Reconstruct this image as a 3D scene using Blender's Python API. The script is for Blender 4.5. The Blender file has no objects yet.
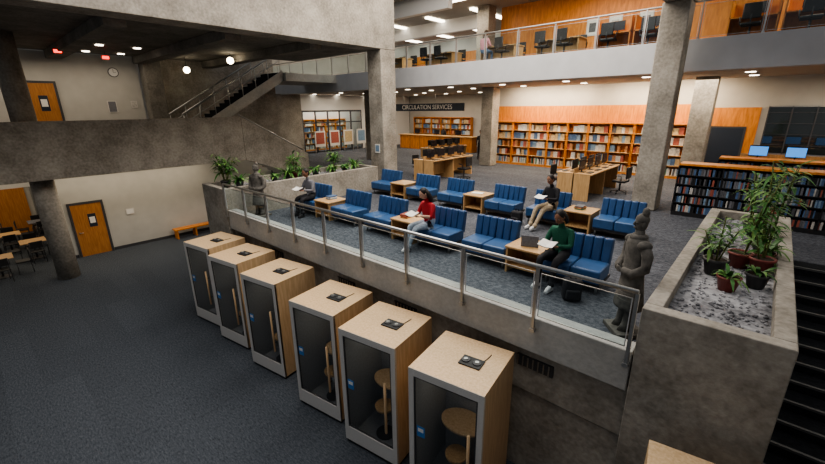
import bpy, bmesh, math, random
from mathutils import Vector, Matrix
random.seed(7)
R=random.Random(11)
scene=bpy.context.scene
LK=2.2
# ------------------------------------------------------------------ materials
def newmat(name):
    m=bpy.data.materials.new(name); m.use_nodes=True
    nt=m.node_tree; b=nt.nodes.get('Principled BSDF')
    return m,nt,b
def flat(name,col,rough=.5,metal=0.,emit=None,es=0.,noise=0.08,nscale=30):
    m,nt,b=newmat(name)
    b.inputs['Roughness'].default_value=rough; b.inputs['Metallic'].default_value=metal
    if emit: 
        b.inputs['Emission Color'].default_value=(*emit,1); b.inputs['Emission Strength'].default_value=es
    tc=nt.nodes.new('ShaderNodeTexCoord'); n=nt.nodes.new('ShaderNodeTexNoise'); n.inputs['Scale'].default_value=nscale
    nt.links.new(tc.outputs['Object'],n.inputs['Vector'])
    r=nt.nodes.new('ShaderNodeValToRGB')
    r.color_ramp.elements[0].position=.3; r.color_ramp.elements[1].position=.7
    r.color_ramp.elements[0].color=(*[c*(1-noise) for c in col],1); r.color_ramp.elements[1].color=(*[min(1,c*(1+noise)) for c in col],1)
    nt.links.new(n.outputs['Fac'],r.inputs['Fac']); nt.links.new(r.outputs['Color'],b.inputs['Base Color'])
    return m
def concrete(name,c1,c2,rough=.85,board=0.0):
    m,nt,b=newmat(name); b.inputs['Roughness'].default_value=rough
    g=nt.nodes.new('ShaderNodeNewGeometry')
    n=nt.nodes.new('ShaderNodeTexNoise'); n.inputs['Scale'].default_value=1.3; n.inputs['Detail'].default_value=9; n.inputs['Roughness'].default_value=.65
    n2=nt.nodes.new('ShaderNodeTexNoise'); n2.inputs['Scale'].default_value=14; n2.inputs['Detail'].default_value=6
    nt.links.new(g.outputs['Position'],n.inputs['Vector']); nt.links.new(g.outputs['Position'],n2.inputs['Vector'])
    mx=nt.nodes.new('ShaderNodeMath'); mx.operation='MULTIPLY_ADD'; mx.inputs[1].default_value=.35
    nt.links.new(n2.outputs['Fac'],mx.inputs[0]); 
    ml=nt.nodes.new('ShaderNodeMath'); ml.operation='MULTIPLY'; ml.inputs[1].default_value=.65
    nt.links.new(n.outputs['Fac'],ml.inputs[0]); nt.links.new(ml.outputs[0],mx.inputs[2])
    r=nt.nodes.new('ShaderNodeValToRGB'); r.color_ramp.elements[0].position=.38; r.color_ramp.elements[1].position=.62
    r.color_ramp.elements[0].color=(*c1,1); r.color_ramp.elements[1].color=(*c2,1)
    nt.links.new(mx.outputs[0],r.inputs['Fac'])
    out=r.outputs['Color']
    bp=nt.nodes.new('ShaderNodeBump'); bp.inputs['Strength'].default_value=.35; bp.inputs['Distance'].default_value=.02
    nt.links.new(n2.outputs['Fac'],bp.inputs['Height']); nt.links.new(bp.outputs['Normal'],b.inputs['Normal'])
    nt.links.new(out,b.inputs['Base Color'])
    return m
def carpet(name,c1,c2,lo=.94,hi=1.06,st=(1,3,1)):
    m,nt,b=newmat(name); b.inputs['Roughness'].default_value=.97
    b.inputs['Specular IOR Level'].default_value=.1
    g=nt.nodes.new('ShaderNodeNewGeometry')
    n=nt.nodes.new('ShaderNodeTexNoise'); n.inputs['Scale'].default_value=12; n.inputs['Detail'].default_value=10; n.inputs['Roughness'].default_value=.85
    mp=nt.nodes.new('ShaderNodeMapping'); mp.inputs['Scale'].default_value=st
    nt.links.new(g.outputs['Position'],mp.inputs['Vector']); nt.links.new(mp.outputs['Vector'],n.inputs['Vector'])
    r=nt.nodes.new('ShaderNodeValToRGB'); r.color_ramp.elements[0].position=.40; r.color_ramp.elements[1].position=.60
    r.color_ramp.elements[0].color=(*c1,1); r.color_ramp.elements[1].color=(*c2,1)
    nt.links.new(n.outputs['Fac'],r.inputs['Fac'])
    bk=nt.nodes.new('ShaderNodeTexBrick'); bk.inputs['Scale'].default_value=1.0
    bk.inputs['Brick Width'].default_value=2.4; bk.inputs['Row Height'].default_value=.6; bk.inputs['Mortar Size'].default_value=.003
    bk.inputs['Color1'].default_value=(lo,lo,lo,1); bk.inputs['Color2'].default_value=(hi,hi,hi,1); bk.inputs['Mortar'].default_value=(.85,.85,.85,1)
    nt.links.new(g.outputs['Position'],bk.inputs['Vector'])
    mx=nt.nodes.new('ShaderNodeMix'); mx.data_type='RGBA'; mx.blend_type='MULTIPLY'; mx.inputs['Factor'].default_value=1
    nt.links.new(r.outputs['Color'],mx.inputs[6]); nt.links.new(bk.outputs['Color'],mx.inputs[7])
    nt.links.new(mx.outputs[2],b.inputs['Base Color'])
    return m
def wood(name,c1,c2,rough=.45,scale=(14,14,1.2)):
    m,nt,b=newmat(name); b.inputs['Roughness'].default_value=rough
    tc=nt.nodes.new('ShaderNodeTexCoord'); mp=nt.nodes.new('ShaderNodeMapping'); mp.inputs['Scale'].default_value=scale
    n=nt.nodes.new('ShaderNodeTexNoise'); n.inputs['Scale'].default_value=2.2; n.inputs['Detail'].default_value=5; n.inputs['Distortion'].default_value=.6
    nt.links.new(tc.outputs['Object'],mp.inputs['Vector']); nt.links.new(mp.outputs['Vector'],n.inputs['Vector'])
    r=nt.nodes.new('ShaderNodeValToRGB'); r.color_ramp.elements[0].position=.3; r.color_ramp.elements[1].position=.7
    r.color_ramp.elements[0].color=(*c1,1); r.color_ramp.elements[1].color=(*c2,1)
    nt.links.new(n.outputs['Fac'],r.inputs['Fac']); nt.links.new(r.outputs['Color'],b.inputs['Base Color'])
    return m
def glassmat(name,tint,rough=.03,base=.03):
    m=bpy.data.materials.new(name); m.use_nodes=True; nt=m.node_tree
    nt.nodes.remove(nt.nodes['Principled BSDF']); out=nt.nodes['Material Output']
    t=nt.nodes.new('ShaderNodeBsdfTransparent'); t.inputs['Color'].default_value=(*tint,1)
    g=nt.nodes.new('ShaderNodeBsdfGlossy'); g.inputs['Roughness'].default_value=rough
    f=nt.nodes.new('ShaderNodeLayerWeight'); f.inputs['Blend'].default_value=.5
    p=nt.nodes.new('ShaderNodeMath'); p.operation='POWER'; p.inputs[1].default_value=4.5; nt.links.new(f.outputs['Facing'],p.inputs[0])
    q=nt.nodes.new('ShaderNodeMath'); q.operation='MULTIPLY_ADD'; q.inputs[1].default_value=.7; q.inputs[2].default_value=base; nt.links.new(p.outputs[0],q.inputs[0])
    mx=nt.nodes.new('ShaderNodeMixShader'); nt.links.new(q.outputs[0],mx.inputs[0])
    nt.links.new(t.outputs[0],mx.inputs[1]); nt.links.new(g.outputs[0],mx.inputs[2]); nt.links.new(mx.outputs[0],out.inputs['Surface'])
    return m
M={}
M['conc']=concrete('concrete',(.21,.19,.16),(.42,.385,.335))
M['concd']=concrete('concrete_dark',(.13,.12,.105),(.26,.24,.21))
M['concl']=concrete('concrete_smooth',(.36,.355,.34),(.48,.475,.45))
M['fascia']=flat('painted_fascia',(.53,.54,.56),.7,noise=.05,nscale=2)
M['white']=flat('white_paint',(.70,.69,.67),.7,noise=.03)
M['cream']=flat('cream_wall',(.50,.48,.44),.8,noise=.05,nscale=2)
M['ceil']=flat('ceiling_paint',(.36,.33,.29),.9,noise=.04,nscale=2)
M['carpl']=carpet('carpet_lower',(.038,.045,.056),(.115,.128,.148))
M['carpm']=carpet('carpet_main',(.045,.05,.062),(.155,.16,.178),.88,1.12,(1,1.3,1))
M['maple']=wood('maple_veneer',(.60,.40,.22),(.76,.55,.34))
M['table']=wood('table_oak',(.44,.26,.11),(.62,.40,.20))
M['cherry']=wood('cherry_panel',(.50,.165,.026),(.74,.29,.055),scale=(6,6,1))
M['door']=wood('door_wood',(.36,.14,.035),(.52,.23,.07))
M['metal']=flat('brushed_metal',(.45,.45,.44),.35,.9)
M['dmetal']=flat('dark_metal',(.08,.08,.085),.5,.3)
M['black']=flat('black_plastic',(.018,.018,.02),.5)
M['screen']=flat('monitor_screen',(.02,.02,.025),.2)
M['screenon']=flat('monitor_lit',(.1,.3,.6),.3,emit=(.08,.34,.9),es=1.0)
M['blue']=flat('blue_vinyl',(.026,.078,.195),.4,noise=.12,nscale=6)
M['bluel']=flat('blue_vinyl_light',(.035,.10,.235),.4,noise=.12,nscale=6)
M['glass']=glassmat('railing_glass',(.80,.90,.92),base=.07)
M['podglass']=glassmat('smoked_glass',(.86,.88,.90),base=.06)
M['felt']=flat('grey_felt',(.33,.335,.34),.95)
M['podwhite']=flat('pod_trim',(.66,.63,.59),.5,noise=.02)
M['bluesign']=flat('blue_sign',(.05,.22,.55),.4)
M['gravel']=concrete('gravel',(.09,.09,.10),(.46,.46,.48))
M['soil']=flat('soil',(.03,.02,.012),.95)
M['leaf']=flat('leaf_green',(.05,.15,.03),.5,noise=.35,nscale=8)
M['leafl']=flat('leaf_light_green',(.15,.28,.07),.5,noise=.3,nscale=8)
M['stem']=flat('plant_stem',(.14,.17,.05),.7,noise=.3)
M['terra']=flat('terracotta_pot',(.20,.045,.035),.5)
M['gpot']=flat('dark_pot',(.05,.05,.05),.5)
M['statue']=concrete('statue_clay',(.06,.055,.05),(.19,.175,.155))
M['lamp']=flat('lamp_glow',(1,.95,.85),.5,emit=(1,.86,.62),es=14)
M['panel']=flat('light_panel_glow',(1,1,1),.5,emit=(1,.90,.74),es=7)
M['exit']=flat('exit_red',(.8,.03,.02),.5,emit=(1,.05,.03),es=4)
M['paper']=flat('paper',(.8,.78,.74),.8,noise=.03)
M['navy']=flat('sign_dark',(.02,.03,.05),.5)
M['stair']=carpet('stair_carpet',(.012,.013,.015),(.035,.037,.042))
M['nosing']=flat('stair_nosing',(.10,.10,.10),.6)
M['vent']=flat('vent_dark',(.05,.05,.052),.6)
M['skin1']=flat('skin_light',(.55,.33,.24),.6,noise=.05)
M['skin2']=flat('skin_brown',(.26,.13,.08),.6,noise=.05)
M['lip']=flat('lips',(.35,.10,.09),.5)
M['eye']=flat('eye_white',(.8,.8,.8),.3)
M['hair']=flat('hair_black',(.015,.012,.012),.6,noise=.4,nscale=60)
M['hairb']=flat('hair_brown',(.06,.035,.02),.6,noise=.4,nscale=60)
for k,c in dict(red=(.42,.02,.03),green=(.015,.10,.06),jeans=(.10,.17,.28),ljeans=(.42,.50,.58),blackc=(.02,.02,.024),olive=(.10,.08,.05),khaki=(.40,.32,.22),pink=(.62,.28,.32),shoew=(.7,.7,.7),tan=(.38,.30,.20),greyc=(.18,.18,.2)).items():
    M[k]=flat('cloth_'+k,c,.85,noise=.15,nscale=25)
BK=[]
for i,c in enumerate([(.55,.52,.48),(.35,.10,.07),(.08,.14,.26),(.5,.38,.22),(.07,.20,.14),(.12,.12,.13),(.62,.62,.6),(.45,.22,.10),(.2,.3,.42)]):
    M['bk%d'%i]=flat('book_cover_%d'%i,c,.6,noise=.2,nscale=12); BK.append('bk%d'%i)
# ------------------------------------------------------------------ mesh builder
class MB:
    def __init__(s): s.bm=bmesh.new(); s.m=[]
    def mi(s,k):
        if k not in s.m: s.m.append(k)
        return s.m.index(k)
    def _f(s,vs,mi,sm=False):
        try:
            f=s.bm.faces.new(vs); f.material_index=mi; f.smooth=sm; return f
        except ValueError: return None
    def box(s,x0,x1,y0,y1,z0,z1,mat,bev=0,mx=None,seg=2):
        mi=s.mi(mat); v=[s.bm.verts.new((x,y,z)) for z in(z0,z1) for x,y in((x0,y0),(x1,y0),(x1,y1),(x0,y1))]
        fs=[s._f([v[i] for i in q],mi) for q in((3,2,1,0),(4,5,6,7),(0,1,5,4),(1,2,6,5),(2,3,7,6),(3,0,4,7))]
        vs=v
        if bev:
            es=list({e for f in fs for e in f.edges})
            r=bmesh.ops.bevel(s.bm,geom=es,offset=bev,segments=seg,affect='EDGES',profile=.5)
            for f in r['faces']: f.material_index=mi; f.smooth=True
            vs=list({q for f in r['faces'] for q in f.verts})
        if mx is not None: bmesh.ops.transform(s.bm,matrix=mx,verts=vs)
        return vs
    def quad(s,p,mat): s._f([s.bm.verts.new(q) for q in p],s.mi(mat))
    def prism(s,pts,axis,a0,a1,mat):
        mi=s.mi(mat)
        def P(p,a): return (a,p[0],p[1]) if axis=='x' else ((p[0],a,p[1]) if axis=='y' else (p[0],p[1],a))
        A=[s.bm.verts.new(P(p,a0)) for p in pts]; B=[s.bm.verts.new(P(p,a1)) for p in pts]
        s._f(A,mi); s._f(B[::-1],mi); n=len(pts)
        for i in range(n): s._f([A[i],A[(i+1)%n],B[(i+1)%n],B[i]],mi)
    def tube(s,pts,rad,mat,n=10,flatn=None):
        pts=[Vector(p) for p in pts]; mi=s.mi(mat)
        if not hasattr(rad,'__len__'): rad=[rad]*len(pts)
        P=[];Rr=[]
        d0=(pts[1]-pts[0]).normalized(); d1=(pts[-1]-pts[-2]).normalized()
        P=[pts[0]-d0*rad[0]*.25]+pts+[pts[-1]+d1*rad[-1]*.25]; Rr=[rad[0]*.6]+list(rad)+[rad[-1]*.6]
        rings=[]; up=Vector((0,0,1)) if abs(d0.z)<.9 else Vector((1,0,0))
        for i,p in enumerate(P):
            if i==0: d=d0
            elif i==len(P)-1: d=d1
            else: d=((P[i+1]-p).normalized()+(p-P[i-1]).normalized())
            if d.length<1e-6: d=d0
            d=d.normalized(); u=(up-d*up.dot(d)).normalized(); w=d.cross(u); up=u
            rings.append([s.bm.verts.new(p+(u*math.cos(2*math.pi*k/n)+w*math.sin(2*math.pi*k/n))*Rr[i]) for k in range(n)])
        for a,b in zip(rings,rings[1:]):
            for k in range(n): s._f([a[k],a[(k+1)%n],b[(k+1)%n],b[k]],mi,True)
        s._f(rings[0][::-1],mi); s._f(rings[-1],mi)
        return [v for r in rings for v in r]
    def cyl(s,p0,p1,r0,mat,r1=None,n=16):
        p0=Vector(p0);p1=Vector(p1); r1=r0 if r1 is None else r1; mi=s.mi(mat)
        d=(p1-p0).normalized(); up=Vector((0,0,1)) if abs(d.z)<.9 else Vector((1,0,0)); u=(up-d*up.dot(d)).normalized(); w=d.cross(u)
        A=[];B=[]
        for k in range(n):
            o=u*math.cos(2*math.pi*k/n)+w*math.sin(2*math.pi*k/n); A.append(s.bm.verts.new(p0+o*r0)); B.append(s.bm.verts.new(p1+o*r1))
        for k in range(n): s._f([A[k],A[(k+1)%n],B[(k+1)%n],B[k]],mi,True)
        s._f(A[::-1],mi); s._f(B,mi)
    def lathe(s,rings,mat,n=20,sm=True):
        mi=s.mi(mat); L=[]
        for cx,cy,z,rx,ry in rings: L.append([s.bm.verts.new((cx+rx*math.cos(2*math.pi*k/n),cy+ry*math.sin(2*math.pi*k/n),z)) for k in range(n)])
        for a,b in zip(L,L[1:]):
            for k in range(n): s._f([a[k],a[(k+1)%n],b[(k+1)%n],b[k]],mi,sm)
        s._f(L[0][::-1],mi); s._f(L[-1],mi)
        return [v for r in L for v in r]
    def ball(s,c,r,mat,mx=None,u=14,v=10):
        if not hasattr(r,'__len__'): r=(r,r,r)
        T=Matrix.Translation(Vector(c))@Matrix.Diagonal((*r,1))
        if mx is not None: T=mx@T
        g=bmesh.ops.create_uvsphere(s.bm,u_segments=u,v_segments=v,radius=1,matrix=T)
        mi=s.mi(mat); 
        for f in {f for q in g['verts'] for f in q.link_faces}: f.material_index=mi; f.smooth=True
        return g['verts']
    def leaf(s,p,d,L,w,droop,mat,n=5):
        p=Vector(p); d=Vector(d).normalized(); side=d.cross(Vector((0,0,1)))
        if side.length<.05: side=Vector((1,0,0))
        side.normalize(); mi=s.mi(mat); prev=None
        for i in range(n+1):
            t=i/n; c=p+d*L*t+Vector((0,0,-droop*L*t*t)); ww=w*math.sin(math.pi*(.08+.9*t))*.5+.001
            a=s.bm.verts.new(c-side*ww+Vector((0,0,ww*.3))); m=s.bm.verts.new(c); b=s.bm.verts.new(c+side*ww+Vector((0,0,ww*.3)))
            if prev: s._f([prev[0],prev[1],m,a],mi,True); s._f([prev[1],prev[2],b,m],mi,True)
            prev=(a,m,b)
    def mesh(s,name,recalc=True):
        if recalc: bmesh.ops.recalc_face_normals(s.bm,faces=s.bm.faces[:])
        me=bpy.data.meshes.new(name); s.bm.to_mesh(me); s.bm.free()
        for k in s.m: me.materials.append(M[k])
        return me
    def done(s,name,loc=(0,0,0),rz=0):
        return place(s.mesh(name),name,loc,rz)
def place(me,name,loc=(0,0,0),rz=0):
    o=bpy.data.objects.new(name,me); scene.collection.objects.link(o); o.location=loc; o.rotation_euler=(0,0,math.radians(rz)); return o
def slab(name,x0,x1,y0,y1,z0,z1,mat,bev=0):
    m=MB(); m.box(x0,x1,y0,y1,z0,z1,mat,bev); return m.done(name)

F1=2.6; F2=7.5; MZ=4.4
PL=-.76; BR=-11.65   # right planter left face, left planter right face
# ------------------------------------------------------------------ shell
slab('floor_lower',-27,8,-12,11,-.2,0,'carpl')
m=MB()
m.box(BR+.02,PL-.02,5.07,11,F1-.34,F1,'carpm'); m.box(-27,8,11,30,F1-.34,F1,'carpm'); m.box(3.2,8,4.95,11,F1-.34,F1,'carpm')
m.done('floor_main')
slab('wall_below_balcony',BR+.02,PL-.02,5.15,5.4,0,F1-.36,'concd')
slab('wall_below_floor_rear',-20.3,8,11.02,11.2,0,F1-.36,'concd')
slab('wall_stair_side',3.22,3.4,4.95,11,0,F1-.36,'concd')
m=MB(); m.box(BR+.02,PL-.02,4.78,5.06,F1-.28,F1+.28,'concl',.015); m.done('trim_balcony_curb')
m=MB(); m.box(BR+.02,PL-.02,4.9,5.14,1.55,F1-.29,'conc'); m.box(BR+.02,PL-.02,4.95,5.14,0,1.5,'conc'); m.done('wall_balcony_beam')
for i,x in enumerate([-9.2,-6.35,-4.6,-2.0]):
    m=MB(); m.box(x-.28,x+.28,4.87,4.9,1.98,2.16,'vent')
    for k in range(7): m.box(x-.27+k*.08,x-.25+k*.08,4.86,4.87,1.99,2.15,'metal')
    m.done('air_vent')
m=MB(); m.box(-20.5,-20.3,1.95,11.0,0,3.68,'cream'); m.box(-26.98,-20.5,3.5,3.7,0,3.68,'cream'); m.done('wall_left_lower')
m=MB(); m.box(-20.3,-20.27,1.96,2.15,0,.12,'dmetal');m.box(-20.3,-20.27,3.35,11,0,.12,'dmetal'); m.done('baseboard_left')
slab('wall_left',-27.2,-27,-12,30,0,12,'cream')
m=MB(); m.box(-26.99,-26.9,.3,1.5,0,2.2,'door'); m.box(-26.99,-26.95,-8,3.4,2.2,3.5,'white'); m.box(-26.99,-26.93,1.7,3.4,0,2.2,'navy')
for k in range(3): m.box(-26.93,-26.9,1.7+k*.8,1.76+k*.8,0,2.2,'metal')
m.done('wood_wall_panelling')
m=MB(); m.box(-26.98,-22.72,-12,6.88,3.7,MZ,'conc'); m.box(-22.72,-17.5,-12,6.88,3.7,MZ,'conc'); m.box(-22.4,-17.5,6.88,8.2,3.7,MZ,'conc'); m.box(-17.5,-17.2,-12,8.2,3.6,5.42,'conc',.01); m.done('mezzanine_bridge')
slab('floor_mezzanine',-22.48,-17.55,-12,8.15,MZ,MZ+.02,'carpm')
m=MB(); m.box(-22.7,-22.5,-12,6.15,MZ,8.03,'cream'); m.done('wall_mezzanine')
m=MB(); m.box(-22.7,-22.45,6.9,13,2.6,12,'conc'); m.box(-22.4,-21.7,6.2,6.9,4.42,8.03,'concd'); m.done('wall_concrete_stair')
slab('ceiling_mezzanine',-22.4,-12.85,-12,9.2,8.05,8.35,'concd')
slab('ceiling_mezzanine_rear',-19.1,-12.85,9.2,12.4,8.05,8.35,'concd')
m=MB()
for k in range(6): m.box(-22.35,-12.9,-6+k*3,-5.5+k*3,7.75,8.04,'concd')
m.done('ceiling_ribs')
m=MB()
for y in(1.2,4.2,5.4):
    for x in(-21.5,-19.2): m.cyl((x,y,8.02),(x,y,8.045),.13,'panel')
for y in(.5,2.6,4.6,6.6):
    m.cyl((-18.7,y,3.66),(-18.7,y,3.69),.12,'panel')
for x in(-22,-24.5): m.cyl((x,1.5,3.66),(x,1.5,3.69),.12,'panel')
m.done('ceiling_spotlights')
m=MB(); m.box(-27,8,15.3,30,6.72,F2,'ceil'); m.done('ceiling_main')
m=MB(); m.box(-27,8,15.0,15.3,6.66,F2+.05,'fascia',.01); m.done('trim_upper_fascia')
slab('floor_upper',-27,8,15.3,30,F2,F2+.03,'carpm')
slab('stair_landing',-22.4,-19.2,11.8,15.0,7.1,F2,'concl')
slab('ceiling_upper',-27,8,14.9,30,10.6,10.9,'ceil')
slab('concrete_beam',-12.8,-12.0,-12,12.4,7.9,12,'conc',.02)
slab('concrete_beam',-2.98,-2.3,-12,14.4,8.4,12,'conc',.02)
def column(x,y,z0,z1,w=.8):
    m=MB(); m.box(-w/2,w/2,-w/2,w/2,z0,z1,'conc',.03); return m.done('concrete_column',(x,y,0))
column(-12.4,12.0,F1,7.9); column(-2.68,14.05,F1,8.4,.68); column(-11.8,19.5,F1,6.72,.7); column(-2.3,19.3,F1,6.72,.7)
column(-19.0,17.5,F1,6.72,.7); column(-12.2,19.4,F2+.03,10.6,.7)
m=MB(); m.cyl((0,0,0),(0,0,3.7),.32,'conc',n=28); m.cyl((0,0,MZ+.02),(0,0,8.05),.32,'conc',n=28); m.done('round_concrete_column',(-18.1,1.5,0))
m=MB()
m.box(-12.2,8,21.0,21.2,F1,6.72,'cream'); m.box(-12.4,-12.2,21,28,F1,6.72,'cream'); m.box(-27,-12.2,27.8,28,F1,6.72,'cream'); m.box(-12.2,-2.6,20.97,21.0,F1,5.75,'cherry')
m.done('wall_back')
m=MB(); m.box(-11.8,3,20.2,20.4,F2,10.6,'cherry'); m.done('wall_upper_wood')
m=MB(); m.box(3,8,20.2,20.4,F2,10.6,'white'); m.box(-27,-11.8,26,26.2,F2,10.6,'white'); m.box(-24,-16,25.9,26,F2,9.6,'cherry'); m.done('wall_upper_back')
slab('wall_right',8,8.2,-12,30,0,12,'cream')
m=MB()
for y in (17.5,19.6,22.5,25):
    for x in range(-25,8,3):
        if y>21 and x>-13: continue
        m.cyl((x,y,6.70),(x,y,6.715),.14,'panel')
m.done('ceiling_downlights')
m=MB()
for x in range(-25,6,4): m.box(x,x+2.4,17.2,17.4,10.55,10.59,'panel')
for x in range(-25,-12,3): m.box(x,x+.25,19,25.5,10.5,10.59,'panel')
m.done('ceiling_light_strips')
m=MB(); m.box(-27,-11.8,15.6,15.9,9.9,10.6,'white'); m.box(-27,-12.6,20.5,20.8,9.9,10.6,'white'); m.done('ceiling_upper_beams')
# ------------------------------------------------------------------ planters
def planter(name,x0,x1,y0,y1,zb,zt,mat='conc'):
    m=MB(); t=.18
    m.box(x0,x1,y0,y0+t,zb,zt,mat,.012);m.box(x0,x1,y1-t,y1,zb,zt,mat,.012)
    m.box(x0,x0+t,y0+t,y1-t,zb,zt,mat,.012);m.box(x1-t,x1,y0+t,y1-t,zb,zt,mat,.012)
    m.box(x0+t,x1-t,y0+t,y1-t,zt-.5,zt-.16,'gravel')
    for i in range(900):
        x=R.uniform(x0+t+.03,x1-t-.03); y=R.uniform(y0+t+.03,y1-t-.03); r=R.uniform(.012,.028)
        g=bmesh.ops.create_icosphere(m.bm,subdivisions=1,radius=r,matrix=Matrix.Translation((x,y,zt-.155)))
        for f in {f for q in g['verts'] for f in q.link_faces}: f.material_index=m.mi('gravel')
    return m.done(name)
planter('concrete_planter',PL,.55,4.75,10.9,0,3.5)
planter('concrete_planter',-13.2,BR,4.75,10.9,0,3.5)
# ------------------------------------------------------------------ stairs
m=MB(); n=16
for i in range(n):
    y=5.1+i*.365; z=F1*(i+1)/n
    m.box(.57,3.18,y,y+.37 if i<n-1 else 10.98,max(0,z-.4),z-.004,'stair'); m.box(.57,3.18,y-.01,y+.035,z-.04,z,'nosing')
m.done('staircase_right')
m=MB(); n=11
for i in range(n):
    y=8.2+i*.27; z=MZ-(MZ-F1)*(i+1)/n
    m.box(-19.0,-17.5,y,y+.27,z-.3,z,'concl')
m.prism([(8.21,3.6),(8.21,5.42),(11.4,3.6),(11.4,2.62),(10.9,2.6)],'x',-17.5,-17.2,'conc')
for x in(-17.35,): m.tube([(x,8.2,5.5),(x,11.3,3.75)],.03,'metal')
m.tube([(-19,8.2,5.4),(-19,11.3,3.6)],.03,'metal')
for k in range(6): m.cyl((-19,8.3+k*.58,4.2-k*.33),(-19,8.3+k*.58,5.36-k*.33),.02,'metal',n=8)
m.done('staircase_mezzanine')
m=MB(); n=19
for i in range(n):
    y=6.7+i*.267; z=MZ+(F2-MZ)*(i+1)/n
    m.box(-21.2,-19.5,y,y+.27,max(z-.2,MZ+.03),z,'stair')
m.prism([(6.6,4.43),(6.6,4.62),(11.75,7.6),(11.75,7.1),(7.1,4.43)],'x',-19.5,-19.4,'concl')
for x in(-19.45,-21.1):
    m.tube([(x,6.7,5.55),(x,11.7,8.5),(x,12.6,8.5)],.035,'metal'); m.tube([(x,6.7,5.15),(x,11.7,8.1)],.02,'metal')
    for k in range(8): m.cyl((x,6.75+k*.7,4.5+k*.413),(x,6.75+k*.7,5.55+k*.413),.02,'metal',n=8)
m.done('staircase_upper')
# ------------------------------------------------------------------ glass railings
def railing(name,x0,x1,y,zt,zb,step,posth=.0):
    m=MB(); n=round((x1-x0)/step); st=(x1-x0)/n
    m.tube([(x0,y,zt),(x1,y,zt)],.028,'metal')
    for i in range(n+1):
        x=x0+i*st
        m.box(x-.02,x+.02,y-.035,y+.01,zb-posth,zt-.02,'metal')
        m.box(x-.035,x+.035,y-.05,y+.02,zb-posth,zb-posth+.05,'metal')
        if i<n:
            m.quad([(x+.05,y,zb+.06),(x+st-.05,y,zb+.06),(x+st-.05,y,zt-.1),(x+.05,y,zt-.1)],'glass')
            m.box(x+.05,x+st-.05,y-.006,y+.006,zt-.1,zt-.09,'metal'); m.box(x+.05,x+st-.05,y-.006,y+.006,zb+.05,zb+.06,'metal')
            for e in(x+.045,x+st-.055): m.box(e,e+.01,y-.006,y+.006,zb+.05,zt-.09,'fascia')
    return m.done(name)
railing('glass_railing',BR+.06,PL-.06,4.74,F1+1.08,F1+.3,1.2,.2)
railing('glass_railing',-26.9,7.9,15.1,F2+1.05,F2+.05,1.45)
# ------------------------------------------------------------------ study pods
def pod_mesh():
    m=MB(); W=.565; D=.55; H=2.30; t=.045
    m.box(-W,-W+t,-D,D,.06,H-.05,'maple'); m.box(W-t,W,-D,D,.06,H-.05,'maple')
    m.box(-W+t,W-t,D-t,D,.06,H-.05,'maple'); m.box(-W,W,-D,D,H-.05,H,'maple',.006)
    m.box(-W+.02,W-.02,-D+.02,D-.02,0,.06,'black')
    m.box(-W+t,W-t,-D+.05,D-t,.06,.10,'felt')
    m.box(-W+t,W-t,D-t-.03,D-t,.1,H-.06,'felt'); m.box(-W+t,-W+t+.02,-D+.05,D-t-.03,.1,H-.06,'felt');m.box(W-t-.02,W-t,-D+.05,D-t-.03,.1,H-.06,'felt')
    m.box(-W+t,W-t,-D+.05,D-t,H-.09,H-.05,'felt')
    m.lathe([(0,0,H-.11,.13,.13),(0,0,H-.09,.13,.13)],'panel',n=20)  # glowing disc added under the roof to lighten the pod interior
    f=-D-.004
    m.box(-W,-W+.085,f,f+.05,.06,H-.002,'podwhite',.004); m.box(W-.085,W,f,f+.05,.06,H-.002,'podwhite',.004)
    m.box(-W+.085,W-.085,f,f+.05,H-.12,H-.002,'podwhite',.004); m.box(-W+.085,W-.085,f,f+.05,.06,.36,'podwhite',.004)
    m.quad([(-W+.08,f+.02,.355),(W-.08,f+.02,.355),(W-.08,f+.02,H-.115),(-W+.08,f+.02,H-.115)],'podglass')
    for a,b in((-W+.085,-W+.105),(W-.105,W-.085)): m.box(a,b,f+.01,f+.03,.36,H-.12,'dmetal')
    m.box(-W+.105,W-.105,f+.01,f+.03,.36,.38,'dmetal'); m.box(-W+.105,W-.105,f+.01,f+.03,H-.14,H-.12,'dmetal')
    m.tube([(W-.17,f-.05,.70),(W-.17,f-.05,1.65)],.022,'maple'); m.cyl((W-.17,f-.05,.9),(W-.17,f+.02,.9),.01,'dmetal',n=8);m.cyl((W-.17,f-.05,1.45),(W-.17,f+.02,1.45),.01,'dmetal',n=8)
    m.box(-W+.13,-W+.26,f+.010,f+.016,1.18,1.36,'bluesign'); m.box(-W+.15,-W+.24,f+.007,f+.010,1.27,1.33,'paper')
    m.lathe([(-.05,.2,1.0,.36,.26),(-.05,.2,1.04,.36,.26)],'maple',n=28); m.cyl((0,.3,.1),(0,.3,1.0),.04,'dmetal',n=12)
    m.lathe([(.0,-.12,.66,.16,.16),(.0,-.12,.72,.17,.17)],'table',n=20); m.cyl((0,-.12,.12),(0,-.12,.66),.025,'metal',n=10); m.lathe([(0,-.12,.1,.17,.17),(0,-.12,.12,.17,.17)],'dmetal')
    m.box(-.3,.3,D-t-.06,D-t-.035,1.25,1.85,'tan',.01)
    m.box(-.02,.30,-.12,.10,H,H+.02,'black',.004)
    for x in(.05,.22): m.lathe([(x,-.01,H+.02,.065,.065),(x,-.01,H+.035,.06,.06)],'dmetal'); m.lathe([(x,-.01,H+.035,.03,.03),(x,-.01,H+.045,.028,.028)],'metal',n=12)
    m.tube([(.28,.1,H+.008),(.3,.2,H+.008),(.31,.3,H+.008)],.006,'black',n=6)
    return m.mesh('study_pod')
pm=pod_mesh()
for a in (11.45,9.85,8.15,6.2,4.72,3.17): place(pm,'study_pod',(-a+.475,4.03,0),9)
place(pm,'study_pod',(.26,3.72,0),9)
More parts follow.
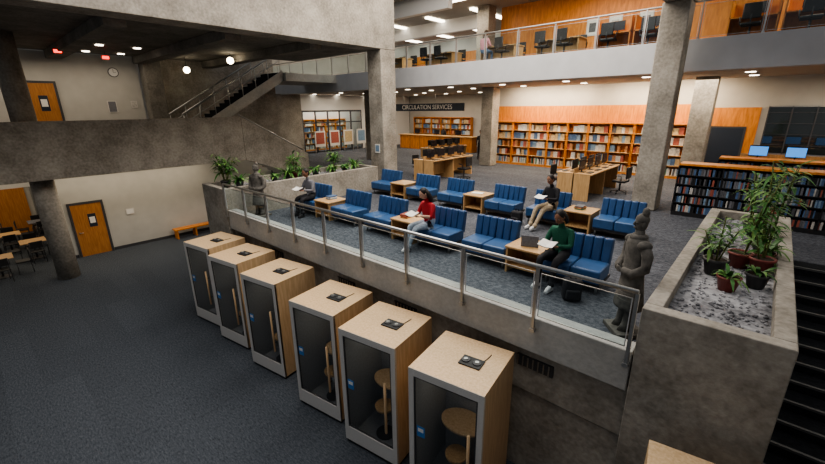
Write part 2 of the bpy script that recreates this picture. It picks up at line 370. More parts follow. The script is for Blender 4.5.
# ------------------------------------------------------------------ sofas + tables
def sofa_mesh():
    m=MB(); W=.5
    m.box(-W,W,-.30,.34,.14,.20,'dmetal')
    for x in(-W+.06,W-.06):
        for y in(-.26,.30): m.cyl((x,y,0),(x,y,.15),.022,'metal',n=10)
    for sx in(-1,1):
        x0,x1=(-W,-.005) if sx<0 else(.005,W)
        m.box(x0,x1,-.36,.26,.20,.45,'bluel',.035,seg=3)
        for k in range(3):
            w=(x1-x0)/3
            Mx=Matrix.Translation((0,.24,.42))@Matrix.Rotation(math.radians(-10),4,'X')
            m.box(x0+k*w+.003,x0+(k+1)*w-.003,-.07,.08,-.06,.45,'blue',.03,mx=Mx,seg=2)
    return m.mesh('blue_sofa')
sm=sofa_mesh()
def table_mesh():
    m=MB(); m.box(-.36,.36,-.36,.36,.50,.54,'table',.006); m.box(-.34,-.30,-.34,.34,0,.50,'table');m.box(.30,.34,-.34,.34,0,.50,'table'); m.box(-.30,.30,-.33,.33,.12,.15,'table'); m.box(-.30,.30,.30,.33,.15,.50,'table')
    return m.mesh('side_table')
tm=table_mesh()
def cluster(ac,y):
    for d in(-.9,.9): place(sm,'blue_sofa',(-ac+d,y,F1),R.uniform(-2,2))
    place(tm,'side_table',(-ac,y-.02,F1),0)
for ac in(3.15,6.3,9.5): cluster(ac,6.95)
for ac in(3.4,6.55,9.75): cluster(ac,10.4)
def stack(x,y,z):
    m=MB(); zz=0
    for i in range(3):
        a=R.uniform(-.3,.3); m.box(-.1,.1,-.14,.14,zz+.0,zz+.03,R.choice(BK),mx=Matrix.Rotation(a,4,'Z')); zz+=.031
    m.done('book_stack',(x,y,z))
stack(-6.4,6.9,F1+.54); stack(-9.55,7.0,F1+.54); stack(-3.45,10.4,F1+.54)
m=MB(); m.box(-.16,.16,-.11,.11,0,.015,'greyc',.004); m.box(-.16,.16,.10,.115,.015,.22,'greyc'); m.box(-.15,.15,.098,.1,.025,.21,'screen'); m.done('laptop',(-3.15,6.9,F1+.54),200)
m=MB(); m.box(-.18,.18,-.12,.12,0,.02,'paper'); m.done('open_magazine',(-6.6,10.4,F1+.54),12)
# ------------------------------------------------------------------ computer desks
def office_chair_mesh():
    m=MB(); m.cyl((0,0,.1),(0,0,.42),.03,'dmetal',n=10)
    for k in range(5):
        a=k*2*math.pi/5; m.tube([(0,0,.11),(.28*math.cos(a),.28*math.sin(a),.07)],.02,'dmetal',n=6); m.ball((.28*math.cos(a),.28*math.sin(a),.035),.035,'black',u=8,v=6)
    m.box(-.24,.24,-.23,.23,.42,.50,'black',.03)
    m.box(-.22,.22,.22,.28,.58,1.0,'black',.025); m.tube([(0,.15,.45),(0,.28,.5),(0,.27,.7)],.02,'dmetal',n=6)
    for s in(-1,1): m.tube([(s*.25,.1,.46),(s*.28,.1,.66),(s*.28,-.1,.68)],.018,'black',n=6)
    return m.mesh('office_chair')
oc=office_chair_mesh()
def pc_desk(x,y,L,rz=0,lit=False,h=.88):
    m=MB(); 
    m.box(-.6,.6,-L/2,L/2,h,h+.05,'table',.008)
    for yy in(-L/2+.02,0,L/2-.02): m.box(-.55,.55,yy-.02,yy+.02,0,h,'table')
    m.box(-.02,.02,-L/2,L/2,.2,h+.2,'table')
    k=int(L/.75)
    for i in range(k):
        yy=-L/2+(i+.5)*L/k
        for s in(-1,1):
            m.box(s*.12-.015,s*.12+.015,yy-.25,yy+.25,h+.14,h+.48,'black',.006); m.box(s*.137-.002,s*.137+.002,yy-.235,yy+.235,h+.16,h+.46,'screenon' if lit and i<3 else 'screen')
            m.box(s*.16-.08,s*.16+.08,yy-.1,yy+.1,h+.05,h+.065,'black'); m.cyl((s*.12,yy,h+.06),(s*.12,yy,h+.2),.02,'black',n=8)
            m.box(s*.42-.07,s*.42+.07,yy-.2,yy+.2,h+.05,h+.07,'black')
    m.done('computer_desk',(x,y,F1),rz)
pc_desk(-4.9,15.3,3.2); pc_desk(-11.3,14.8,3.0); pc_desk(.6,18.0,2.8,90,True,1.3); pc_desk(-14.5,19,3)
for (x,y,r) in [(-12.3,14.2,90),(-12.3,15.4,80),(-10.3,15,-90),(-5.9,15.0,85),(-3.95,15.9,-95),(-13.5,18.2,-90)]: place(oc,'office_chair',(x,y,F1),r)
# ------------------------------------------------------------------ shelves
def books(m,x0,x1,y0,y1,z,h,wmin,wmax,full=.93):
    x=x0
    while x<x1-wmin:
        w=R.uniform(wmin,wmax); w=min(w,x1-x)
        if R.random()<full: m.box(x,x+w*.94,y0+R.uniform(0,.02),y1,z,z+h*R.uniform(.78,1),R.choice(BK+['bk0','bk6','bk3']))
        x+=w
def wall_shelf():
    m=MB(); W=.5
    m.box(-W,-W+.03,-.35,0,0,2.3,'cherry'); m.box(W-.03,W,-.35,0,0,2.3,'cherry'); m.box(-W+.03,W-.03,-.02,0,0,2.3,'cherry'); m.box(-W,W,-.37,0,2.3,2.36,'cherry'); m.box(-W+.03,W-.03,-.33,-.02,0,.1,'cherry')
    for k in range(5):
        z=.1+k*.44; m.box(-W+.03,W-.03,-.34,-.02,z,z+.025,'table'); books(m,-W+.05,W-.05,-.27,-.05,z+.025,.33,.10 if k else .04,.24 if k else .08,.8)
    return m.mesh('wall_bookcase')
ws=[wall_shelf() for _ in range(3)]
for i in range(9): place(ws[i%3],'wall_bookcase',(-11.6+i*1.02+.1,20.95,F1))
for i in range(6): place(ws[i%3],'wall_bookcase',(-24+i*1.02+.1,27.75,F1))
for i in range(3): place(ws[i%3],'wall_bookcase',(-16.5+i*1.02+.1,27.75,F1))
def low_stack(L):
    m=MB(); m.box(0,L,-.3,.3,1.46,1.52,'cherry',.005); m.box(0,L,-.28,.28,0,.1,'black'); m.box(0,L,-.012,.012,.1,1.46,'black')
    n=int(L/.9)
    for i in range(n+1): m.box(i*L/n-.015,i*L/n+.015,-.28,.28,.1,1.46,'black')
    for k in range(5):
        z=.1+k*.27; m.box(0,L,-.28,.28,z,z+.02,'black')
        x=.03
        while x<L-.05:
            w=R.uniform(.02,.06); 
            if R.random()<.9: m.box(x,x+w*.9,-.25,-.08,z+.02,z+.02+R.uniform(.17,.2),R.choice(['bk5','bk5','bk2','bk2','bk0','bk8','black','greyc','black','black','bk1']))
            x+=w
    return m.mesh('low_media_shelf')
ls=low_stack(6.2)
place(ls,'low_media_shelf',(-1.9,13.9,F1)); place(ls,'low_media_shelf',(-1.2,16.2,F1))
m=MB(); m.box(-3.5,3.5,-.35,.35,0,1.05,'cherry'); m.box(-3.6,3.6,-.45,.45,1.05,1.1,'table'); 
for k in range(7): m.box(-3.4+k,-3.38+k,-.36,-.35,0,1.05,'dmetal')
for k in(-2,0,2): m.box(k-.25,k+.25,.05,.09,1.2,1.5,'screen'); m.cyl((k,.07,1.1),(k,.07,1.22),.02,'black')
m.done('circulation_desk',(-19.5,24.5,F1))
m=MB(); m.box(-3.2,3.2,-.06,.06,-.25,.25,'navy'); o=m.done('circulation_sign',(-18.8,22.5,5.75))
cu=bpy.data.curves.new('sign_text','FONT'); cu.body='CIRCULATION SERVICES'; cu.size=.42; cu.align_x='CENTER'; cu.align_y='CENTER'; cu.extrude=.005
cu.materials.append(M['paper']); t=bpy.data.objects.new('sign_text',cu); scene.collection.objects.link(t); t.parent=o; t.location=(0,-.075,0); t.rotation_euler=(math.radians(90),0,0)
m=MB(); m.cyl((-18,22.5,6.0),(-18,22.5,6.72),.01,'metal'); m.cyl((-21,22.5,6.0),(-21,22.5,6.72),.01,'metal'); m.done('sign_hanger')
m=MB()
for k in range(6): m.box(-25.3,-25.22,16.45+k*1.1,16.55+k*1.1,F1,5.6,'dmetal')
for k in range(5): m.quad([(-25.26,16.55+k*1.1,F1+.1),(-25.26,17.45+k*1.1,F1+.1),(-25.26,17.45+k*1.1,5.5),(-25.26,16.55+k*1.1,5.5)],'glass')
m.box(-25.3,-25.22,16.5,22,F1,F1+.12,'dmetal'); m.box(-25.3,-25.22,16.5,22,5.5,5.62,'dmetal'); m.box(-25.3,-25.22,16.5,22,4.7,4.78,'dmetal')
m.box(-25.3,-25.2,13.2,16.45,F1,6.7,'conc'); m.box(-25.3,-25.2,22,27.7,F1,6.7,'white'); m.box(-25.3,-25.2,16.45,22,5.62,6.7,'white')
m.done('window_1')
for i in range(5): place(ws[i%3],'wall_bookcase',(-26.97,16.9+i*1.02,F1),90)
m=MB(); 
for k in range(3): m.box(-26.4,-26.0,16.8+k*1.8,18.2+k*1.8,6.66,6.70,'panel')
m.done('ceiling_light_panels')
m=MB()
for k in range(4):
    m.box(-24.4,-24.35,16.8+k*1.3,17.7+k*1.3,F1+.5,F1+1.6,'podwhite'); m.box(-24.35,-24.34,16.9+k*1.3,17.6+k*1.3,F1+.7,F1+1.5,R.choice(BK))
    for e in(0,.85): m.box(-24.4,-24.36,16.8+k*1.3+e,16.85+k*1.3+e,F1,F1+.5,'metal')
m.done('display_boards')
# doors
def door(name,x,y,z,w,h,facing,mat='door'):
    m=MB()
    m.box(0,.04,-w/2,w/2,0,h,mat,.004); m.box(0,.06,-w/2-.08,-w/2,0,h+.08,'dmetal'); m.box(0,.06,w/2,w/2+.08,0,h+.08,'dmetal'); m.box(0,.06,-w/2,w/2,h,h+.08,'dmetal')
    m.box(.04,.046,-w*.02,w*.24,h*.55,h*.80,'navy'); m.box(.046,.05,.02,w*.2,h*.62,h*.74,'paper')
    m.cyl((.04,-w*.4,1.0),(.1,-w*.4,1.0),.02,'metal',n=8); m.tube([(.1,-w*.4,1.0),(.1,-w*.28,1.0)],.012,'metal',n=6)
    m.done(name,(x,y,z),facing)
door('door_1',-20.295,2.75,0,1.0,2.15,0); door('door_2',-22.495,2.5,MZ+.02,1.1,2.4,0)
m=MB(); m.box(-.9,.9,-.04,0,0,3.0,'cherry',.004); m.box(-.55,.5,-.06,-.04,0,2.2,'navy'); m.box(-.62,-.55,-.07,-.04,0,2.27,'dmetal'); m.box(.5,.57,-.07,-.04,0,2.27,'dmetal'); m.box(-.55,.5,-.07,-.04,2.2,2.27,'dmetal')
m.cyl((.42,-.06,1.0),(.42,-.12,1.0),.02,'metal',n=8); m.tube([(.42,-.12,1.0),(.3,-.12,1.0)],.012,'metal',n=6)
m.done('door_3',(-1.5,20.99,F1))
m=MB(); m.box(-.4,5,20.95,20.99,F1+1.3,F1+3.0,'black'); m.quad([(-.4,20.94,F1+1.3),(5,20.94,F1+1.3),(5,20.94,F1+3.0),(-.4,20.94,F1+3.0)],'glass')
for k in range(9): m.box(-.4+k*.67,-.36+k*.67,20.9,20.93,F1+1.25,F1+3.05,'dmetal')
for k in range(4): m.box(-.4,5,20.91,20.925,F1+1.6+k*.4,F1+1.62+k*.4,'dmetal')
m.box(-.4,5,20.9,20.93,F1+1.25,F1+1.3,'metal'); m.box(-.4,5,20.9,20.93,F1+3.0,F1+3.05,'metal'); m.done('window_2')
def poster(x,y,z,w,h,mat,name='wall_poster'):
    m=MB(); m.box(0,.02,-w/2,w/2,-h/2,h/2,'podwhite'); m.box(.02,.024,-w/2+.03,w/2-.03,-h/2+.03,h/2-.03,mat); m.done(name,(x,y,z))
poster(-22.49,4.9,5.9,.34,.5,'greyc'); poster(-22.49,5.75,6.0,.25,.3,'bk0'); poster(-20.29,4.2,1.55,.3,.25,'paper')
m=MB(); m.lathe([(0,0,0,.2,.2),(0,0,.04,.2,.2)],'dmetal'); m.lathe([(0,0,.04,.17,.17),(0,0,.045,.17,.17)],'paper'); m.box(-.005,.005,0,.13,.046,.05,'black'); m.box(0,.09,-.005,.005,.046,.05,'black')
o=m.done('wall_clock',(-22.49,5.2,7.35)); o.rotation_euler=(math.radians(90),0,math.radians(90))
def exit_sign(x,y,z):
    m=MB(); m.box(-.02,.02,-.16,.16,-.09,.09,'black'); m.box(.02,.025,-.14,.14,-.07,.07,'exit'); m.cyl((0,0,.09),(0,0,.3),.01,'dmetal',n=6); o=m.done('exit_sign',(x,y,z)); o.scale=(.8,.8,.8)
exit_sign(-20.1,4.8,3.4); exit_sign(-20.5,4.6,7.75); exit_sign(-19.5,3.0,7.75)
m=MB(); m.box(-.14,.14,-.01,.01,-.18,.18,'paper'); m.box(-.11,.11,-.014,-.01,-.12,.14,'bk8'); m.done('column_notice',(-12.35,11.58,4.1))
def globe(x,y,z,zt):
    m=MB(); m.ball((0,0,0),.14,'lamp'); m.cyl((0,0,.13),(0,0,.2),.05,'dmetal',n=12); m.cyl((0,0,.2),(0,0,zt-z),.012,'dmetal',n=6); m.done('globe_pendant_lamp',(x,y,z))
globe(-21.0,7.75,7.5,8.05); globe(-18.3,8.6,7.75,8.05)
m=MB(); m.box(-.22,.22,-.9,.9,.40,.46,'cherry',.01)
for y in(-.8,0,.8): m.box(-.2,.2,y-.03,y+.03,0,.40,'cherry')
m.done('wooden_bench',(-19.9,6.5,0))
def chair_mesh():
    m=MB(); m.box(-.21,.21,-.21,.21,.43,.47,'black',.012); m.box(-.2,.2,.19,.22,.62,.88,'black',.01)
    for x in(-.19,.19):
        m.tube([(x,-.19,0),(x,-.18,.44)],.014,'dmetal',n=6); m.tube([(x,.21,0),(x,.19,.45),(x,.22,.86)],.014,'dmetal',n=6)
    return m.mesh('cafe_chair')
cm=chair_mesh()
for i,(x,y) in enumerate([(-21.6,1.0),(-23.4,2.2),(-23.6,.4),(-25.5,1.6),(-19.9,-.1),(-25.6,-.5)]):
    m=MB(); m.box(-.4,.4,-.4,.4,.72,.75,'greyc' if i%2 else 'table',.008); m.cyl((0,0,.03),(0,0,.72),.035,'dmetal'); m.lathe([(0,0,0,.26,.26),(0,0,.03,.24,.24)],'dmetal'); m.done('cafe_table',(x,y,0))
    for dx,dy,r in((.65,0,-90),(-.65,0,90),(0,-.62,180),(0,.62,0)): place(cm,'cafe_chair',(x+dx,y+dy,0),r+R.uniform(-12,12))
for i,x in enumerate([-16.5,-13.2,-9.9,-7.2]):
    m=MB(); m.box(-.9,.9,-.45,.45,.71,.75,'table',.008); m.box(-.85,-.81,-.4,.4,0,.71,'table');m.box(.81,.85,-.4,.4,0,.71,'table'); m.box(-.81,.81,-.02,.02,.3,.71,'table'); m.done('study_table',(x,17.1,F2+.03))
    for dx,dy,r in((-.45,-.75,180),(.45,-.75,172),(-.45,.75,0),(.45,.78,8)):
        if i==2 and dx<0 and dy<0: continue
        place(oc,'office_chair',(x+dx,17.1+dy,F2+.03),r)
def carrel(x,y):
    m=MB(); m.box(-.6,.6,-.4,.4,.72,.76,'cherry'); m.box(-.6,-.56,-.4,.4,0,1.25,'cherry');m.box(.56,.6,-.4,.4,0,1.25,'cherry');m.box(-.56,.56,.36,.4,0,1.25,'cherry')
    m.box(-.25,.25,.1,.13,.88,1.2,'black'); m.cyl((0,.12,.76),(0,.12,.9),.02,'black'); m.box(-.24,.24,.098,.1,.9,1.18,'screen'); m.done('study_carrel',(x,y,F2+.03))
for x in(-5.2,-3.9,-1.2,.1): carrel(x,17.3); place(oc,'office_chair',(x,16.5,F2+.03),180)
for x in(-7.1,-6.15,-4.95):
    m=MB(); m.box(-.27,.27,-.02,0,-.35,.35,'podwhite'); m.box(-.22,.22,-.025,-.02,-.3,.3,'paper'); m.box(-.15,.15,-.03,-.025,-.2,.18,R.choice(['bk8','bk0','bk5'])); m.done('framed_picture',(x,20.19,9.1))
for i in range(3): place(ws[i%3],'wall_bookcase',(3.6+i*1.02,20.19,F2+.03))
# ------------------------------------------------------------------ plants
def pot(m,x,y,r,h,mat):
    m.lathe([(x,y,0,r*.7,r*.7),(x,y,h*.85,r*.98,r*.98),(x,y,h*.86,r*1.08,r*1.08),(x,y,h,r*1.08,r*1.08),(x,y,h,r*.92,r*.92),(x,y,h*.92,r*.9,r*.9)],mat); m.lathe([(x,y,h*.9,r*.9,r*.9),(x,y,h*.93,r*.88,r*.88)],'soil')
def tall_plant(x,y,z,ns,H,mat='terra',leafm='leaf',lw=1.0):
    m=MB(); pot(m,0,0,.15,.24,mat)
    for i in range(ns):
        a=R.uniform(0,6.28); dx,dy=math.cos(a),math.sin(a); h=H*R.uniform(.6,1); lean=R.uniform(.05,.25)
        pts=[(dx*.04,dy*.04,.2),(dx*(.05+lean*.4),dy*(.05+lean*.4),.2+h*.5),(dx*(.06+lean),dy*(.06+lean),.2+h)]
        m.tube(pts,[.012,.01,.007],'stem',n=6)
        for k in range(18):
            t=R.uniform(.35,1); p=Vector(pts[0]).lerp(Vector(pts[2]),t); b=R.uniform(0,6.28)
            m.leaf(p,(math.cos(b),math.sin(b),R.uniform(.1,.9)),R.uniform(.16,.3)*lw,R.uniform(.03,.055)*lw,R.uniform(.3,.8),R.choice([leafm,'leafl','leaf']))
    return m.done('potted_dracaena',(x,y,z))
def bushy(x,y,z,n,L,w,mat='gpot',name='potted_spider_plant',potted=True):
    m=MB()
    if potted: pot(m,0,0,.13,.2,mat)
    for i in range(n):
        b=R.uniform(0,6.28); m.leaf((.03*math.cos(b),.03*math.sin(b),.18 if potted else 0),(math.cos(b),math.sin(b),R.uniform(.5,2.2)),L*R.uniform(.6,1.1),w,R.uniform(.3,1),R.choice(['leaf','leafl','leaf']))
    return m.done(name,(x,y,z))
zt=3.345
tall_plant(-.05,7.45,zt,4,1.2,'terra'); tall_plant(.2,8.2,zt,5,1.4,'gpot',lw=1.2); tall_plant(-.3,6.9,zt,3,.7,'gpot'); tall_plant(.2,7.35,zt,3,.8,'terra')
bushy(.22,7.8,zt,40,.5,.06,'terra'); bushy(-.1,6.35,zt,24,.3,.045,'terra'); bushy(-.4,7.6,zt,22,.3,.04,'gpot'); bushy(.1,9.0,zt,36,.6,.06); bushy(.18,6.7,zt,18,.32,.05,'gpot'); tall_plant(0,9.6,zt,5,1.2,'gpot')
for k in range(9):
    y=5.6+k*.58; bushy(-12.4+R.uniform(-.25,.25),y,zt,40,R.uniform(.35,.7),.07,'gpot','potted_fern')
tall_plant(-12.7,5.3,zt,8,.95,'gpot',lw=1.3); tall_plant(-12.6,7.7,zt,5,.7,'terra',lw=1.3); tall_plant(-12.6,9.4,zt,5,.7,'terra',lw=1.3)
# ------------------------------------------------------------------ statue
def statue_mesh():
    m=MB(); s='statue'
    m.box(-.27,.27,-.24,.24,0,.07,s,.01)
    m.lathe([(-.1,-.04,.07,.08,.13),(-.1,-.02,.16,.075,.09),(-.1,0,.3,.085,.085),(-.1,0,.55,.1,.1)],s,14); m.lathe([(.1,-.04,.07,.08,.13),(.1,-.02,.16,.075,.09),(.1,0,.3,.085,.085),(.1,0,.55,.1,.1)],s,14)
    m.lathe([(0,0,.42,.27,.21),(0,0,.46,.275,.215),(0,0,.7,.235,.18),(0,0,.9,.205,.155),(0,0,.96,.20,.15),(0,0,.97,.215,.165),(0,0,1.02,.215,.165),(0,0,1.03,.2,.15),(0,0,1.2,.225,.155),(0,0,1.34,.235,.15),(0,0,1.42,.2,.13),(0,0,1.47,.11,.1),(0,0,1.5,.075,.075),(0,0,1.56,.07,.07)],s,26)
    for z in(.55,.65,.75,.85): m.lathe([(0,0,z,.27-(z-.46)*.17,.215-(z-.46)*.15),(0,0,z+.02,.272-(z-.46)*.17,.217-(z-.46)*.15)],s,26)
    m.lathe([(0,0,1.42,.13,.12),(0,0,1.47,.14,.13),(0,0,1.5,.1,.1)],s,20)
    for sx in(-1,1):
        m.tube([(sx*.2,0,1.38),(sx*.29,.02,1.25),(sx*.31,.0,1.08),(sx*.22,-.14,.98),(sx*.08,-.22,1.0)],[.075,.085,.075,.065,.05],s,12)
        m.ball((sx*.04,-.23,1.0),(.05,.035,.04),s)
        for k in range(4): m.tube([(sx*.05,-.245,1.03-k*.02),(sx*.0,-.265,1.03-k*.02),(-sx*.03,-.25,1.03-k*.02)],.011,s,6)
        m.tube([(sx*.05,-.22,1.03),(sx*.03,-.25,1.06)],.012,s,6)
        m.ball((sx*.088,.0,1.64),(.016,.028,.045),s)
        m.ball((sx*.032,-.092,1.665),(.018,.01,.009),s)
        m.ball((sx*.2,0,1.38),(.1,.11,.07),s)
    m.ball((0,0,1.65),(.088,.1,.125),s,u=20,v=14)
    m.tube([(0,-.095,1.68),(0,-.118,1.635)],[.01,.018],s,8); m.ball((0,-.098,1.595),(.03,.012,.009),s)
    m.ball((0,.01,1.70),(.095,.105,.09),s); m.lathe([(.03,.03,1.76,.05,.05),(.03,.03,1.8,.06,.055),(.03,.03,1.85,.045,.045),(.03,.03,1.87,.02,.02)],s,14)
    return m.mesh('clay_warrior_statue')
st=statue_mesh()
o=place(st,'clay_warrior_statue',(-1.10,5.75,F1),-50); o.scale=(.84,.84,.98)
o=place(st,'clay_warrior_statue',(-11.25,5.6,F1),20); o.scale=(.84,.84,.88)
# ------------------------------------------------------------------ people
def person(name,loc,rz,top,bot,shoe,skin,hair,J=None,hairlen=0,book=True,tilt=28,stand=False,sleeve=True):
    j=dict(pelvis=(0,0,.57),waist=(0,.0,.74),chest=(0,-.03,.93),nb=(0,-.06,1.05),neck=(0,-.08,1.12),hb=(0,-.10,1.18),
      sL=(.175,-.04,1.0),sR=(-.175,-.04,1.0),eL=(.235,-.13,.77),eR=(-.235,-.13,.77),wL=(.12,-.35,.80),wR=(-.12,-.35,.80),
      hL=(.09,-.03,.55),hR=(-.09,-.03,.55),kL=(.12,-.47,.54),kR=(-.12,-.47,.54),aL=(.13,-.47,.10),aR=(-.13,-.45,.10),tL=(.14,-.64,.045),tR=(-.14,-.62,.045))
    if stand: j.update(pelvis=(0,0,.95),waist=(0,0,1.1),chest=(0,0,1.28),nb=(0,0,1.42),neck=(0,0,1.5),hb=(0,-.01,1.56),sL=(.17,0,1.38),sR=(-.17,0,1.38),eL=(.22,.02,1.1),eR=(-.22,.02,1.1),wL=(.23,-.08,.86),wR=(-.23,-.08,.86),hL=(.09,0,.92),hR=(-.09,0,.92),kL=(.1,-.02,.5),kR=(-.1,.02,.5),aL=(.11,0,.09),aR=(-.11,.05,.09),tL=(.13,-.17,.045),tR=(-.13,-.12,.045))
    if J: j.update(J)
    rad=dict(pelvis=(.16,.135),waist=(.15,.12),chest=(.165,.125),nb=(.07,.065),neck=(.05,.05),hb=(.048,.048),sL=(.068,.068),sR=(.068,.068),eL=(.05,.05),eR=(.05,.05),wL=(.031,.027),wR=(.031,.027),
      hL=(.102,.102),hR=(.102,.102),kL=(.07,.07),kR=(.07,.07),aL=(.045,.045),aR=(.045,.045),tL=(.036,.032),tR=(.036,.032))
    bones=[('pelvis','waist',top),('waist','chest',top),('chest','nb',top),('nb','neck',skin),('neck','hb',skin),('chest','sL',top),('chest','sR',top),('sL','eL',top),('sR','eR',top),
      ('eL','wL',top if sleeve else skin),('eR','wR',top if sleeve else skin),('pelvis','hL',bot),('pelvis','hR',bot),('hL','kL',bot),('hR','kR',bot),('kL','aL',bot),('kR','aR',bot),('aL','tL',shoe),('aR','tR',shoe)]
    names=list(j); me=bpy.data.meshes.new('tmp'); me.from_pydata([j[k] for k in names],[(names.index(a),names.index(b)) for a,b,_ in bones],[])
    ob=bpy.data.objects.new('tmp',me); scene.collection.objects.link(ob)
    ob.modifiers.new('s','SKIN'); sv=me.skin_vertices[0].data
    for i,k in enumerate(names): sv[i].radius=rad[k]; sv[i].use_root=(k=='pelvis')
    sb=ob.modifiers.new('u','SUBSURF'); sb.levels=2; sb.render_levels=2
    dg=bpy.context.evaluated_depsgraph_get(); dg.update(); me2=bpy.data.meshes.new_from_object(ob.evaluated_get(dg))
    m=MB(); m.bm.from_mesh(me2); bpy.data.objects.remove(ob)
    segs=[(Vector(j[a]),Vector(j[b]),max(rad[a][0],rad[b][0]),mt) for a,b,mt in bones]
    for f in m.bm.faces:
        c=f.calc_center_median(); best=None
        for a,b,r,mt in segs:
            t=max(0,min(1,(c-a).dot(b-a)/(b-a).length_squared)); d=(c-(a+(b-a)*t)).length/r
            if best is None or d<best[0]: best=(d,mt)
        f.material_index=m.mi(best[1]); f.smooth=True
    for s in'LR':
        w=Vector(j['w'+s]); e=Vector(j['e'+s]); d=(w-e).normalized()
        if sleeve: m.tube([w-d*.05,w-d*.01],.036,top,10)
        a=Vector(j['a'+s]); k=Vector(j['k'+s]); d2=(a-k).normalized(); m.tube([a-d2*.09,a-d2*.0],[.056,.058],bot,12)
        t=Vector(j['t'+s]); m.tube([a+Vector((0,.02,-.055)),t+Vector((0,0,-.012))],[.042,.036],shoe,10)
        hd=(d if stand else (Vector((0,-.3,0))-Vector((w.x*.5,0,0))).normalized()); sx=1 if s=='L' else -1
        if stand: hd=Vector((0,-.1,-1)).normalized()
        nrm=Vector((0,0,1)) if not stand else Vector((-sx,0,0)); side=hd.cross(nrm).normalized()
        pc=w+hd*.045
        rot=Matrix((side,hd,nrm)).transposed().to_4x4(); Mx=Matrix.Translation(pc)@rot
        m.ball((0,0,0),(.038,.05,.016),skin,mx=Mx,u=12,v=8)
        for q,(off,Lf) in enumerate([(-.027,.066),(-.009,.076),(.009,.072),(.027,.058)]):
            p0=pc+side*off+hd*.035; p1=p0+hd*Lf*.5+nrm*.004; p2=p1+hd*Lf*.3+nrm*.018; p3=p2+hd*Lf*.1+nrm*.02
            m.tube([p0,p1,p2,p3],[.0085,.0085,.0078,.0065],skin,7)
        inn=Vector((-sx,0,0)) if not stand else hd
        m.tube([pc+inn*.02-hd*.015,pc+inn*.045+hd*.015+nrm*.012,pc+inn*.045+hd*.045+nrm*.02],[.012,.010,.008],skin,7)
    hb=Vector(j['hb']); H=Matrix.Translation(hb)@Matrix.Rotation(math.radians(tilt),4,'X')@Matrix.Scale(1.05,4)
    m.ball((0,-.02,.105),(.076,.094,.118),skin,mx=H,u=20,v=14)
    m.ball((0,-.045,.05),(.052,.058,.055),skin,mx=H)
    v=m.tube([(0,-.108,.12),(0,-.128,.085),(0,-.118,.075)],[.009,.015,.01],skin,8); bmesh.ops.transform(m.bm,matrix=H,verts=v)
    for sx in(-1,1):
        m.ball((sx*.029,-.101,.118),(.013,.008,.008),'eye',mx=H,u=8,v=6); m.ball((sx*.029,-.107,.118),(.006,.004,.006),'hair',mx=H,u=8,v=6)
        m.ball((sx*.029,-.103,.138),(.017,.006,.004),hair,mx=H,u=8,v=6); m.ball((sx*.077,-.01,.105),(.01,.02,.031),skin,mx=H,u=8,v=8)
    m.ball((0,-.103,.055),(.022,.007,.007),'lip',mx=H,u=10,v=6)
    m.ball((0,.004,.137),(.084,.098,.1),hair,mx=H,u=20,v=14); m.ball((0,.03,.09),(.08,.075,.09),hair,mx=H)
    if hairlen:
        for k in range(13):
            a=math.radians(-20+k*220/12); x=.07*math.cos(a); y=.02+.065*math.sin(a)
            v=m.tube([(x*.9,y,.15),(x*1.15,y+.02,.05),(x*1.15,y+.03,-hairlen*.5),(x*.9,y+.035,-hairlen)],[.022,.024,.022,.01],hair,8); bmesh.ops.transform(m.bm,matrix=H,verts=v)
    if book:
        c=(Vector(j['wL'])+Vector(j['wR']))/2+Vector((0,-.13,.035))
        for sx in(-1,1):
            Mx=Matrix.Translation(c)@Matrix.Rotation(math.radians(18),4,'X')@Matrix.Rotation(math.radians(-sx*10),4,'Y')
            m.box(0 if sx>0 else -.15,.15 if sx>0 else 0,-.1,.1,-.004,.0,'bk5',mx=Mx); m.box(.003 if sx>0 else -.145,.145 if sx>0 else -.003,-.097,.097,.001,.012,'paper',mx=Mx)
    return m.done(name,loc,rz)
person('seated_reader_in_red',(-5.6,6.80,F1-.0),-12,'red','ljeans','shoew','skin1','hair',hairlen=.16,J=dict(kL=(.10,-.47,.54),aL=(.02,-.62,.10),tL=(.02,-.79,.05),aR=(-.12,-.5,.1)),sleeve=False)
person('seated_reader_in_green',(-2.5,6.80,F1),-8,'green','blackc','shoew','skin2','hair',hairlen=.05,J=dict(kL=(.16,-.46,.54),kR=(-.14,-.46,.54)))
person('seated_reader_in_black',(-4.15,10.25,F1),-15,'blackc','khaki','shoew','skin2','hair',J=dict(kL=(.1,-.46,.53),aL=(.1,-.78,.10),tL=(.11,-.93,.09),aR=(-.1,-.7,.09),tR=(-.11,-.86,.06)),tilt=20)
person('seated_man_in_grey',(-10.3,6.80,F1),5,'greyc','blackc','blackc','skin2','hair',tilt=15)
person('seated_woman_in_pink',(-10.35,16.35,F2+.03),180,'pink','jeans','blackc','skin1','hairb',hairlen=.1,book=False,tilt=15)
person('standing_visitor',(-13.6,21.5,F1),40,'blackc','blackc','blackc','skin2','hair',stand=True,book=False,tilt=5)
person('standing_librarian',(-19.5,25.4,F1),0,'blackc','blackc','blackc','skin1','hairb',stand=True,book=False,tilt=5)
def bag(x,y,z,mat,rz=0,name='backpack'):
    m=MB(); m.box(-.15,.15,-.1,.1,0,.38,mat,.05,seg=3); m.box(-.11,.11,-.15,-.09,.04,.22,mat,.03); m.tube([(-.04,.0,.36),(-.04,0,.43),(.04,0,.43),(.04,0,.36)],.012,mat,6)
    for s in(-1,1): m.tube([(s*.09,.09,.34),(s*.1,.14,.22),(s*.09,.1,.06)],.014,mat,6)
    m.done(name,(x,y,z),rz)
bag(-2.05,6.25,F1,'blackc',30); bag(-4.9,9.75,F1,'blackc')
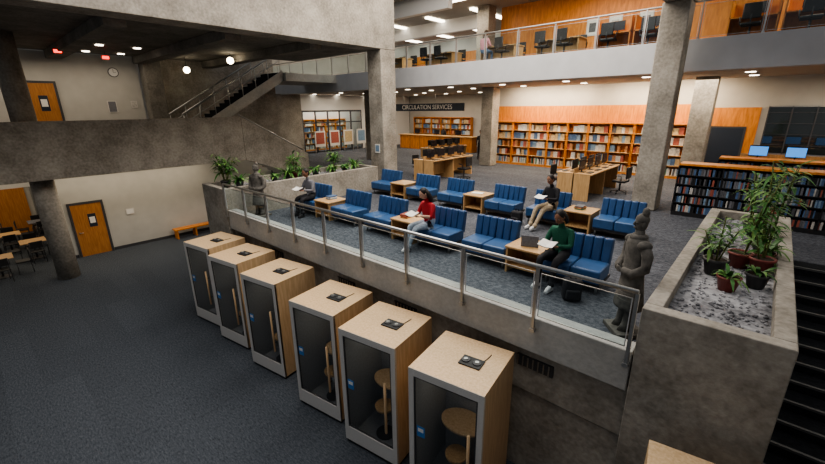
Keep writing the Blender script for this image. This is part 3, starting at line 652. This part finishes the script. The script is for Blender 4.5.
# ------------------------------------------------------------------ lights
def area(name,loc,sx,sy,p,col=(1,.93,.84),rot=(0,0,0)):
    l=bpy.data.lights.new(name,'AREA'); l.shape='RECTANGLE'; l.size=sx; l.size_y=sy; l.energy=p*LK; l.color=col
    o=bpy.data.objects.new(name,l); scene.collection.objects.link(o); o.location=loc; o.rotation_euler=rot; return o
area('atrium_ceiling_lamp',(-6,5,11.8),9,9,480,(1,.94,.87))
area('reading_area_lamp',(-7,11,11.5),8,5,420,(1,.90,.78))
for x in(-22,-16,-9,-3,3): area('main_ceiling_lamp',(x,18.3,6.6),3.5,1.5,75,(1,.86,.68))
for x in(-9,-4): area('bookcase_lamp',(x,20.0,6.55),4,.4,80,(1,.80,.56),(math.radians(20),0,0))
area('main_ceiling_lamp',(-19,24,6.6),8,3,150,(1,.86,.68))
area('shop_ceiling_lamp',(-26.1,19.2,6.6),1.2,5,70,(1,.95,.9))
for x in(-22,-14,-6,2): area('upper_ceiling_lamp',(x,17.6,10.45),4,2,95,(1,.88,.72))
area('upper_ceiling_lamp',(-19,22,10.3),6,3,150,(1,.9,.76))
area('lower_ceiling_lamp',(-19.0,4.5,3.55),2,6,38,(1,.86,.66)); area('lower_ceiling_lamp',(-23.5,-1,3.55),5,7,60,(1,.84,.62))
area('mezzanine_ceiling_lamp',(-20.5,2.5,7.7),2,7,45,(1,.86,.68))
area('stair_lamp',(2,8,6.5),1.5,3,12)
w=bpy.data.worlds.new('world'); scene.world=w; w.use_nodes=True; w.node_tree.nodes['Background'].inputs[0].default_value=(.72,.76,.82,1); w.node_tree.nodes['Background'].inputs[1].default_value=.36
try: scene.view_settings.look='AgX - Medium High Contrast'
except Exception as e: print(e)
# ------------------------------------------------------------------ camera
cd=bpy.data.cameras.new('camera'); cam=bpy.data.objects.new('camera',cd); scene.collection.objects.link(cam)
cd.sensor_width=36; cd.lens=395/825*36; cd.clip_end=200
cam.matrix_world=Matrix.Translation((0,0,5.7))@Matrix.Rotation(math.radians(42),4,'Z')@Matrix.Rotation(math.radians(90-17.4),4,'X')@Matrix.Rotation(math.radians(-.6),4,'Z')
scene.camera=cam
